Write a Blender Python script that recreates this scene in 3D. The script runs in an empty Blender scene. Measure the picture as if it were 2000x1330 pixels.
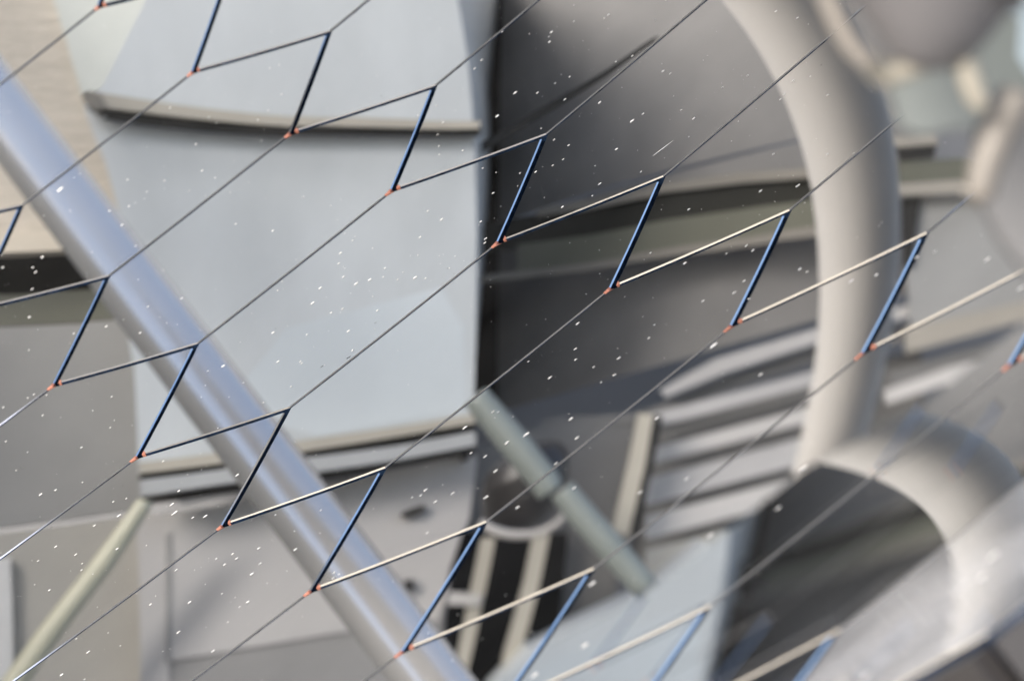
import bpy, bmesh, math, random
from mathutils import Vector, Matrix, noise

random.seed(7)
scene = bpy.context.scene
COL = scene.collection

MIRROR_ROT = [[0.7868923, 0.1877516, -0.5878349], [-0.2320726, 0.9726985, 1.62e-05], [0.5717891, 0.1364077, 0.8089809]]
SPHERE_C = [-15.24124, 0.00042, 25.97507]
RADIUS = 25.92776
LENS = 204.580
CAM_LOC = [0.08115, -11.71221, 8.40384]
PITCH = 0.290273
VERTEX = [0.0, 0.0, 5.0]
WALL_O = [-3.50532, 13.55407, 5.0]
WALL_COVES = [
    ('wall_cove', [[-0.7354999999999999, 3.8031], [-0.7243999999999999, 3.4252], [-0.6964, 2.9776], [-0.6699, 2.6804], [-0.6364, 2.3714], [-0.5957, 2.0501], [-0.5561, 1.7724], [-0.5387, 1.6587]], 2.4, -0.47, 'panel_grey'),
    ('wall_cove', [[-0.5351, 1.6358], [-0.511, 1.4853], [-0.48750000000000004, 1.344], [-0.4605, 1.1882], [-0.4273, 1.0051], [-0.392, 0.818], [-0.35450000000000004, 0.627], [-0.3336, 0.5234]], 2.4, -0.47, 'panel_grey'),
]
WALL_PANELS = [
    ('back_wall', [[-9, -5, -3.2], [9, -5, -3.2], [9, 6.5, -3.2], [-9, 6.5, -3.2]], 0.12, 'wall_grey'),
    ('beige_panel', [[-2.5735, 2.5915, 0.06], [-1.8601, 2.8366, 0.06], [-1.9178, 2.4193, 0.06], [-1.8935, 2.2302, 0.06], [-1.8615, 2.0418, 0.06], [-1.8029, 1.8575, 0.06], [-1.7508, 1.6195, 0.06], [-2.9806, 1.6153, 0.06]], 0.08, 'beige_cloth'),
    ('pale_strip', [[-1.8506, 2.8217, 0.1], [-1.406, 2.9293, 0.1], [-1.5889, 2.444, 0.1], [-1.6953, 2.2843, 0.1], [-1.7891, 2.1408, 0.1], [-1.858, 2.1094, 0.1], [-1.8551, 2.0322, 0.1], [-1.8865, 2.2195, 0.1], [-1.91, 2.4073, 0.1]], 0.08, 'pale_green'),
    ('lower_band', [[-2.9684, 1.5964, 0.12], [-1.7323, 1.6281, 0.12], [-1.7148, 1.5499, 0.12], [-2.9808, 1.5384, 0.12]], 0.1, 'cream'),
    ('band_recess', [[-3.0567, 1.6454, -0.25], [-1.6772, 1.6208, -0.25], [-1.6746, 1.3837, -0.25], [-3.0844, 1.4708, -0.25]], 0.05, 'dark_olive'),
    ('olive_band', [[-3.0363, 1.4279, -0.02], [-1.6505, 1.4017, -0.02], [-1.6272, 1.2583, -0.02], [-3.0527, 1.3189, -0.02]], 0.1, 'olive'),
    ('lower_grey_panel', [[-3.0453, 1.3066, 0.02], [-1.623, 1.2482, 0.02], [-1.6104, 0.7422, 0.02], [-1.6141, 0.3741, 0.02], [-2.1258, 0.4021, 0.02], [-3.1083, 0.4521, 0.02]], 0.06, 'panel_grey_mid'),
    ('lower_beige_panel', [[-3.1117, 0.4328, 0.0], [-2.126, 0.3744, 0.0], [-1.613, 0.3496, 0.0], [-1.4975, 0.116, 0.0], [-1.2617, -1.7582, 0.0], [-3.0325, -1.108, 0.0]], 0.06, 'beige'),
    ('window_strip', [[-2.2871, 0.2668, 0.08], [-2.2032, 0.2546, 0.08], [-2.0878, -0.8509, 0.08], [-2.2089, -0.8128, 0.08]], 0.06, 'white_paint'),
    ('centre_panel', [[-1.386, 2.7995, 0.45], [-0.4056, 2.9636, 0.45], [-0.3957, 2.4031, 0.45], [-0.3572, 2.1763, 0.45], [-0.3227, 1.8938, 0.45], [-0.2846, 1.5255, 0.45], [-0.235, 1.0337, 0.45], [-0.1917, 0.667, 0.45], [-0.1604, 0.4078, 0.45], [-0.9079, 0.4744, 0.45], [-1.6397, 0.5142, 0.45], [-1.6763, 0.9871, 0.45], [-1.73, 1.3303, 0.45], [-1.7107, 1.5482, 0.45], [-1.7579, 1.7922, 0.45], [-1.805, 1.9563, 0.45], [-1.8074, 1.9981, 0.45], [-1.7315, 2.0567, 0.45], [-1.6367, 2.1958, 0.45], [-1.5297, 2.3472, 0.45]], 3.4, 'panel_blue'),
    ('panel_sheen', [[-1.0501, 1.0813, 0.453], [-0.4037, 1.164, 0.453], [-0.2775, 0.9421, 0.453], [-0.21, 0.5138, 0.453], [-0.8706, 0.5416, 0.453], [-1.3087, 0.7501, 0.453]], 0.02, 'panel_blue_sheen'),  # lighter patch imitating a soft reflection on the glossy centre panel
    ('rail', [[-1.783, 1.9947, 0.57], [-1.7418, 2.008, 0.57], [-1.5374, 1.9914, 0.57], [-1.1275, 1.9531, 0.57], [-0.7749, 1.9243, 0.57], [-0.2936, 1.88, 0.57], [-0.2857, 1.8463, 0.57], [-0.7751, 1.8875, 0.57], [-1.1296, 1.9148, 0.57], [-1.5427, 1.9493, 0.57], [-1.7142, 1.9589, 0.57], [-1.7835, 1.972, 0.57]], 0.1, 'beige_metal'),
    ('rail_end_cap', [[-1.7896, 1.9947, 0.58], [-1.7628, 2.0068, 0.58], [-1.7221, 1.9971, 0.58], [-1.7106, 1.9583, 0.58], [-1.7551, 1.9485, 0.58], [-1.7842, 1.966, 0.58]], 0.1, 'dull_tan'),
    ('rail_gasket', [[-1.746, 1.966, 0.54], [-1.5468, 1.9579, 0.54], [-1.1328, 1.9226, 0.54], [-0.7776, 1.8948, 0.54], [-0.2936, 1.8536, 0.54], [-0.2902, 1.829, 0.54], [-0.7777, 1.868, 0.54], [-1.1343, 1.8917, 0.54], [-1.5503, 1.9278, 0.54], [-1.7314, 1.9434, 0.54]], 0.08, 'rubber_shadow_black'),
    ('sill', [[-1.6293, 0.5548, 0.62], [-1.2616, 0.5398, 0.62], [-0.9084, 0.5267, 0.62], [-0.5013, 0.5008, 0.62], [-0.1644, 0.4807, 0.62], [-0.1518, 0.43, 0.62], [-0.4941, 0.4477, 0.62], [-0.9023, 0.4706, 0.62], [-1.257, 0.4859, 0.62], [-1.6224, 0.5071, 0.62]], 0.16, 'beige_metal'),
    ('sill_gasket', [[-1.636, 0.515, 0.5], [-1.2637, 0.4912, 0.5], [-0.9064, 0.4743, 0.5], [-0.4953, 0.4496, 0.5], [-0.1551, 0.429, 0.5], [-0.1447, 0.3942, 0.5], [-0.4888, 0.4036, 0.5], [-0.9025, 0.4406, 0.5], [-1.2612, 0.4638, 0.5], [-1.6297, 0.4832, 0.5]], 0.04, 'rubber_shadow_black'),
    ('sill_duct', [[-1.6173, 0.4709, 0.66], [-1.2522, 0.4538, 0.66], [-0.8968, 0.4327, 0.66], [-0.4869, 0.398, 0.66], [-0.1489, 0.3804, 0.66], [-0.1322, 0.3066, 0.66], [-0.4761, 0.3225, 0.66], [-0.8879, 0.3553, 0.66], [-1.246, 0.3843, 0.66], [-1.6084, 0.3987, 0.66]], 0.14, 'duct_blue'),
    ('sill_shadow_gap', [[-1.6322, 0.421, 0.34], [-1.2631, 0.4024, 0.34], [-0.899, 0.3744, 0.34], [-0.4799, 0.3373, 0.34], [-0.134, 0.3139, 0.34], [-0.126, 0.2678, 0.34], [-0.4739, 0.2983, 0.34], [-0.8929, 0.3263, 0.34], [-1.2577, 0.3509, 0.34], [-1.6288, 0.3765, 0.34]], 0.04, 'rubber_shadow_black'),
    ('trim_strip', [[-0.3453, 1.9147, -0.42], [-0.0896, 2.0459, -0.42], [0.1878, 2.1868, -0.42], [0.3982, 2.3216, -0.42], [0.4092, 2.3052, -0.42], [0.2021, 2.1601, -0.42], [-0.0634, 2.0102, -0.42], [-0.3196, 1.8794, -0.42]], 0.02, 'rubber_shadow_black'),
    ('beam_top', [[-0.0385, 1.6009, -0.8831], [0.2025, 1.5769, -0.7385], [0.5583, 1.5681, -0.525], [0.9199, 1.5184, -0.308], [1.5314, 1.39, 0.0589], [1.5442, 1.3303, 0.0665], [0.9307, 1.4607, -0.3016], [0.5671, 1.5171, -0.5197], [0.2096, 1.5321, -0.7342], [-0.0319, 1.5566, -0.8791]], 0.1, 'dull_tan'),
    ('beam_web', [[-0.3139, 1.6029, -1.1083], [0.2086, 1.5433, -0.7949], [0.5671, 1.5277, -0.5798], [0.9568, 1.4632, -0.3459], [1.5472, 1.339, 0.0083], [1.5844, 1.1691, 0.0307], [1.0897, 1.268, -0.2662], [0.6, 1.3432, -0.56], [0.2368, 1.3726, -0.7779], [-0.2913, 1.4471, -1.0948]], 0.04, 'dark_olive'),
    ('beam_flange', [[-0.1092, 1.4372, -0.9055], [0.2327, 1.389, -0.7004], [0.594, 1.3609, -0.4836], [1.0799, 1.2934, -0.1921], [1.569, 1.2089, 0.1014], [1.6045, 1.0498, 0.1227], [1.1138, 1.1264, -0.1717], [0.6251, 1.1918, -0.4649], [0.2601, 1.2281, -0.6839], [-0.0852, 1.2844, -0.8911]], 0.1, 'olive'),
    ('beam_lip', [[-0.2711, 1.3194, -0.9827], [0.259, 1.2325, -0.6646], [0.6235, 1.1965, -0.4459], [1.1115, 1.1316, -0.1531], [1.6015, 1.0555, 0.1409], [1.6155, 0.9937, 0.1493], [1.1228, 1.0773, -0.1463], [0.6323, 1.1494, -0.4406], [0.266, 1.1919, -0.6604], [-0.265, 1.2798, -0.979]], 0.1, 'dull_tan'),
    ('middle_tan_trim', [[0.7624, 0.3626, -0.2238], [1.0162, 0.4578, -0.1984], [1.5192, 0.4701, -0.1481], [2.0416, 0.4408, -0.0958], [2.0628, 0.365, -0.0937], [1.5431, 0.377, -0.1457], [1.0906, 0.3559, -0.1909], [0.801, 0.3027, -0.2199]], 0.1, 'panel_grey_light'),
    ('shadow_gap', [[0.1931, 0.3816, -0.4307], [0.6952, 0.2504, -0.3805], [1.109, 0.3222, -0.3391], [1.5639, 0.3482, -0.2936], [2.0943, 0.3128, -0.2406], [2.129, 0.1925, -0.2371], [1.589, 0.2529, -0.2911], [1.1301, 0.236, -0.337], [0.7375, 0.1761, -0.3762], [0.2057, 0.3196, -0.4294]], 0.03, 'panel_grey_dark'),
    ('post_backing', [[-0.1226, 0.2921, -0.4], [0.2011, 0.3379, -0.4], [0.7007, 0.2308, -0.4], [0.8332, -0.5233, -0.4], [0.8597, -0.9233, -0.4], [0.9816, -1.5508, -0.4], [0.0843, -1.3883, -0.4], [-0.1025, -0.3639, -0.4]], 0.05, 'panel_grey_dark'),
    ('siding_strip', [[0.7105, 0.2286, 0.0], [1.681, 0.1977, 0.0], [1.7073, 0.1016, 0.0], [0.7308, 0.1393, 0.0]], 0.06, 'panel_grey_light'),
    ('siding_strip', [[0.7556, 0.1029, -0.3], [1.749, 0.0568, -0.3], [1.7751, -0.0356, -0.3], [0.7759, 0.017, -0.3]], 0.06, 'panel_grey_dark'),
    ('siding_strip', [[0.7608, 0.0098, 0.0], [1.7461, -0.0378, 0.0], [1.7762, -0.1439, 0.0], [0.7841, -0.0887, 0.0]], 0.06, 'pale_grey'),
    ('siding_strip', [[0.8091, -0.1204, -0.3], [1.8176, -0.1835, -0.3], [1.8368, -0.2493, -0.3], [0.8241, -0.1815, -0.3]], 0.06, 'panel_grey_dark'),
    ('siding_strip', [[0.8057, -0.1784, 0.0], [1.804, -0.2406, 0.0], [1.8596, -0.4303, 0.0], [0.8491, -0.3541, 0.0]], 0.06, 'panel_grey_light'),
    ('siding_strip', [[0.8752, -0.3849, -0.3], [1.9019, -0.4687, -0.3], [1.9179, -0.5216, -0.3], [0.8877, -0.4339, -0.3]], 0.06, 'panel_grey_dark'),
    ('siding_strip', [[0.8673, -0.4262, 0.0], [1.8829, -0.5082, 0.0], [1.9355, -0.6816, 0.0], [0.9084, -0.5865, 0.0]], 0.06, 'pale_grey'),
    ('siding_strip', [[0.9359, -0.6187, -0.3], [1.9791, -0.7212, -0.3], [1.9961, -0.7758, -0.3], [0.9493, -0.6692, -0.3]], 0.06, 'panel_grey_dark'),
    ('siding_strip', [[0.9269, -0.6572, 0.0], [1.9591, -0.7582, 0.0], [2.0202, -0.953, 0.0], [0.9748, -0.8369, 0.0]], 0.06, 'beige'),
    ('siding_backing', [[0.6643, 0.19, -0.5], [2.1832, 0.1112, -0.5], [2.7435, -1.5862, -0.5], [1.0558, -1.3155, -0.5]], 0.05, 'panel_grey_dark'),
    ('vertical_post', [[0.6519, 0.2546, 0.35], [0.7285, 0.2188, 0.35], [0.7556, -0.0534, 0.35], [0.7766, -0.4953, 0.35], [0.6843, -0.4487, 0.35], [0.664, -0.0224, 0.35]], 0.12, 'beige_metal'),
    ('post_shadow', [[0.748, 0.2153, 0.1], [0.7925, 0.1948, 0.1], [0.8155, -0.0751, 0.1], [0.8419, -0.5329, 0.1], [0.8004, -0.5108, 0.1], [0.7715, -0.0598, 0.1]], 0.03, 'rubber_shadow_black'),  # dark strip drawn in as the shadow beside the post
    ('far_olive_band', [[1.645, 1.3669, -0.05], [2.0701, 1.2735, -0.05], [2.2557, 1.1524, -0.05], [2.2751, 1.081, -0.05], [2.0508, 1.1511, -0.05], [1.6764, 1.2331, -0.05]], 0.12, 'olive'),
    ('far_tan_band', [[1.6657, 1.2282, 0.08], [2.0909, 1.1373, 0.08], [2.2599, 1.0789, 0.08], [2.2794, 1.0076, 0.08], [1.6816, 1.1611, 0.08]], 0.12, 'tan'),
    ('far_pink_band', [[1.5987, 1.5133, 0.1], [1.8334, 1.4565, 0.1], [1.8569, 1.3994, 0.1], [1.6144, 1.4428, 0.1]], 0.12, 'tan'),
    ('far_dark_slot', [[1.6712, 1.4567, -0.3], [1.8886, 1.4127, -0.3], [1.8923, 1.3364, -0.3], [1.717, 1.3696, -0.3]], 0.04, 'rubber_shadow_black'),
    ('far_dark_slot', [[1.7563, 1.1323, 0.0], [1.8529, 1.1093, 0.0], [1.8744, 0.9451, 0.0], [1.9089, 0.6964, 0.0], [1.8694, 0.7095, 0.0]], 0.04, 'rubber_shadow_black'),
    ('far_grey_panel', [[1.8302, 1.1189, -0.05], [3.2938, 0.703, -0.05], [3.5581, -0.0576, -0.05], [2.6345, 0.2201, -0.05], [2.0466, 0.2206, -0.05], [1.8859, 0.7058, -0.05], [1.8793, 0.9459, -0.05]], 0.08, 'panel_grey_mid'),
    ('far_olive_band', [[1.9856, 0.3034, 0.05], [2.6196, 0.2241, 0.05], [3.51, 0.028, 0.05], [3.582, -0.1708, 0.05], [2.6612, 0.0926, 0.05], [2.0353, 0.1296, 0.05]], 0.08, 'tan'),
    ('far_dark_slot', [[2.0055, 0.0158, -0.1], [2.297, 0.0247, -0.1], [2.7191, -0.023, -0.1], [3.6271, -0.2226, -0.1], [3.6652, -0.3254, -0.1], [2.7501, -0.1177, -0.1], [2.3263, -0.0706, -0.1], [2.0373, -0.0922, -0.1]], 0.04, 'panel_grey_dark'),
    ('far_grey_panel', [[1.9969, -0.083, 0.0], [2.3147, -0.0729, 0.0], [2.7366, -0.1193, 0.0], [3.6524, -0.3378, 0.0], [3.5641, -1.47, 0.0], [3.003, -0.9764, 0.0], [2.8012, -0.6418, 0.0], [2.6246, -0.3633, 0.0], [2.349, -0.1836, 0.0], [2.0268, -0.1842, 0.0]], 0.08, 'pale_grey'),
    ('cabinet_door', [[-1.6488, 0.3188, 0.3], [-1.2536, 0.2957, 0.3], [-0.6587, 0.2892, 0.3], [-0.13, 0.2807, 0.3], [-0.1072, 0.219, 0.3], [-0.0842, -0.0973, 0.3], [-0.1137, -0.3766, 0.3], [-0.0997, -0.6779, 0.3], [-0.6574, -0.5716, 0.3], [-1.4073, -0.4738, 0.3], [-1.1797, -1.7631, 0.3], [-1.3617, -1.6882, 0.3]], 0.5, 'cabinet_grey'),
    ('cabinet_base', [[-1.408, -0.4739, 0.28], [-0.6574, -0.5722, 0.28], [-0.095, -0.6743, 0.28], [0.1117, -1.6772, 0.28], [-1.1797, -1.7651, 0.28]], 0.4, 'panel_grey_dark2'),
    ('cabinet_groove', [[-1.5094, 0.2126, 0.31], [-1.487, 0.2125, 0.31], [-1.3947, -0.4774, 0.31], [-1.4215, -0.4693, 0.31]], 0.03, 'panel_grey_mid'),
    ('cabinet_handle', [[-0.4305, 0.0303, 0.36], [-0.3857, 0.0449, 0.36], [-0.3249, 0.0492, 0.36], [-0.3048, 0.0155, 0.36], [-0.3422, -0.0012, 0.36], [-0.4141, 0.0034, 0.36]], 0.05, 'rubber_shadow_black'),
    ('cabinet_knob', [[-0.3333, -0.3747, 0.36], [-0.2939, -0.3791, 0.36], [-0.2686, -0.4339, 0.36], [-0.2936, -0.4545, 0.36], [-0.3296, -0.4193, 0.36]], 0.05, 'rubber_shadow_black'),
    ('cabinet_knob', [[-0.2064, 0.3226, 0.36], [-0.1678, 0.3174, 0.36], [-0.15, 0.2414, 0.36], [-0.1828, 0.2397, 0.36]], 0.05, 'rubber_shadow_black'),
    ('post_recess', [[-0.0939, -0.1844, -0.2], [0.4784, -0.3849, -0.2], [0.5872, -1.03, -0.2], [0.4182, -1.2867, -0.2], [0.5662, -1.9297, -0.2], [0.1103, -1.7182, -0.2], [-0.0633, -0.6789, -0.2]], 0.05, 'recess_shade_black'),
    ('recess_post', [[0.0037, -0.2404, 0.35], [0.077, -0.2648, 0.35], [0.0976, -0.6577, 0.35], [0.1216, -1.1605, 0.35], [0.2388, -1.728, 0.35], [0.1366, -1.6821, 0.35], [0.0491, -1.1, 0.35], [0.0178, -0.5987, 0.35]], 0.08, 'beige_metal'),
    ('recess_post', [[0.266, -0.2996, 0.35], [0.3516, -0.3292, 0.35], [0.3702, -0.6066, 0.35], [0.3804, -1.1079, 0.35], [0.4483, -1.4915, 0.35], [0.3318, -1.4407, 0.35], [0.2869, -1.007, 0.35], [0.2849, -0.6055, 0.35]], 0.08, 'beige_metal'),
    ('recess_bracket', [[-0.0872, -0.5154, 0.4], [0.0758, -0.588, 0.4], [0.0862, -0.6577, 0.4], [-0.0916, -0.5878, 0.4]], 0.08, 'pale_grey'),
    ('blue_box', [[0.2478, -1.1922, 0.9], [0.3784, -1.0132, 0.9], [0.5893, -0.9585, 0.9], [0.948, -0.8854, 0.9], [1.1851, -0.6914, 0.9], [1.295, -1.0135, 0.9], [1.3923, -1.3811, 0.9], [1.8977, -2.8776, 0.9], [0.4944, -2.1282, 0.9]], 0.8, 'panel_blue'),
]
WALL_TUBES = [
    ('truss_tube', [[-3.6899, 4.2, -1.4600000000000004], [-2.14, 2.0, 2.5], [-0.379, -0.5, 7.0], [0.21982500000000005, -1.35, 8.53]], [0.112, 0.112, 0.112, 0.112], 'tube_paint'),
    ('bent_tube', [[1.2109999999999999, 4.5, 11.869], [0.939, 2.0, 10.184], [0.667, -0.5, 8.499], [0.54732, -1.6, 7.7576]], [0.097, 0.097, 0.097, 0.097], 'tube_paint_matt'),
    ('green_pipe', [[-1.5757, 0.3613, 0.8], [-1.7336, 0.1081, 0.8], [-1.9237, -0.1567, 0.8], [-2.041, -0.3458, 0.8], [-2.2203, -0.644, 0.8]], [0.037, 0.0548, 0.0587, 0.0662, 0.0759], 'green_pipe'),
    ('green_pipe', [[-0.1777, 0.5293, 1.7], [0.0065, 0.2838, 1.7], [0.1135, 0.1388, 1.7], [0.2049, 0.0115, 1.7], [0.2442, -0.0529, 1.7]], [0.054, 0.0614, 0.0603, 0.0605, 0.0547], 'green_pipe2'),
    ('green_pipe', [[0.2982, -0.0595, 1.7], [0.4207, -0.2286, 1.7], [0.6127, -0.4787, 1.7], [0.8562, -0.7994, 1.7]], [0.0537, 0.0583, 0.0594, 0.0545], 'green_pipe2'),
    ('drum', [[0.0917, 0.215, 1.2], [0.1018, 0.1689, 1.2], [0.1217, 0.0743, 1.2], [0.1517, -0.0631, 1.2], [0.1765, -0.183, 1.2], [0.1964, -0.2513, 1.2]], [0.0831, 0.1628, 0.202, 0.1953, 0.147, 0.066], 'drum_dark'),
    ('drum_rim', [[-0.0499, -0.1182, 1.42], [0.0179, -0.1869, 1.42], [0.117, -0.2446, 1.42], [0.2281, -0.2742, 1.42], [0.3114, -0.2565, 1.42], [0.3559, -0.1986, 1.42], [0.366, -0.1327, 1.42]], [0.012, 0.022, 0.024, 0.024, 0.024, 0.02, 0.012], 'drum_rim'),
]
FRONT_PLATES = [
    ('sky_panel', [[0.6525, -5.076, 6.8617], [0.7273, -5.076, 6.8617], [0.7273, -5.1119, 6.7414], [0.6735, -5.1068, 6.7586], [0.6495, -5.0965, 6.7929]], 0.05, 'sky_blue_panel'),
    ('dark_frame', [[0.5767, -5.4857, 6.8877], [0.6217, -5.476, 6.9201], [0.6386, -5.4792, 6.9093], [0.6358, -5.4905, 6.8715], [0.6499, -5.4969, 6.8499], [0.6949, -5.5018, 6.8338], [0.6949, -5.5098, 6.8068], [0.6048, -5.505, 6.823], [0.5879, -5.4953, 6.8553]], 0.05, 'dark_green'),
    ('bracket_plate', [[0.435, -6.4195, 7.0806], [0.4983, -6.4127, 7.1036], [0.5079, -6.425, 7.0622], [0.5247, -6.4284, 7.0507], [0.5127, -6.4332, 7.0347], [0.4887, -6.4335, 7.0337], [0.4648, -6.4349, 7.0291], [0.4485, -6.4332, 7.0347]], 0.08, 'fg_green'),
    ('side_plate', [[0.5254, -6.3786, 7.043], [0.5457, -6.373, 7.0615], [0.807, -6.3917, 6.9989], [0.807, -6.4555, 6.7856], [0.5709, -6.4243, 6.8899], [0.5457, -6.4153, 6.9201], [0.5273, -6.4056, 6.9525], [0.5167, -6.4017, 6.9655], [0.5191, -6.3904, 7.0035]], 0.08, 'fg_grey2'),
    ('platform', [[0.5871, -0.8772, 4.4967], [0.9412, -0.8424, 4.6131], [1.2953, -0.7845, 4.807], [1.3965, -0.993, 4.1089], [0.5871, -0.993, 4.1089]], 0.3, 'brown_dark'),
]
FRONT_RODS = [
    ('housing', [[0.5844, -6.3022, 8.3469], [0.4591, -6.6034, 7.3386], [0.4563, -6.6269, 7.2597], [0.4536, -6.6374, 7.2246], [0.449, -6.6466, 7.1939], [0.4426, -6.6531, 7.172], [0.4362, -6.6573, 7.158], [0.4325, -6.6594, 7.1509]], [0.098, 0.098, 0.096, 0.086, 0.066, 0.048, 0.03, 0.008], 'fg_grey'),
    ('housing_edge', [[0.3523, -6.6641, 7.2401], [0.3623, -6.6719, 7.214], [0.3723, -6.6784, 7.1922], [0.385, -6.6844, 7.1721], [0.3996, -6.6886, 7.1582]], [0.01, 0.01, 0.01, 0.01, 0.009], 'fg_tan'),
    ('elbow', [[0.4014, -6.6586, 7.1536], [0.4069, -6.6607, 7.1466], [0.4151, -6.662, 7.1422], [0.4312, -6.661, 7.1457], [0.454, -6.6586, 7.1536], [0.4769, -6.6555, 7.1641]], [0.01, 0.012, 0.011, 0.009, 0.008, 0.008], 'fg_cream'),
    ('upright', [[0.4801, -6.6542, 7.1685], [0.4856, -6.6577, 7.1566], [0.4911, -6.663, 7.1391], [0.4966, -6.6675, 7.1238], [0.5044, -6.6704, 7.1141]], [0.009, 0.011, 0.011, 0.01, 0.007], 'fg_cream'),
    ('curved_rod', [[0.5385, -6.6177, 7.1159], [0.5315, -6.6223, 7.1004], [0.52, -6.629, 7.0783], [0.5098, -6.6362, 7.0539], [0.5038, -6.6435, 7.0296], [0.5024, -6.6461, 7.0207]], [0.012, 0.014, 0.015, 0.015, 0.014, 0.008], 'fg_tan'),
]
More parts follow.
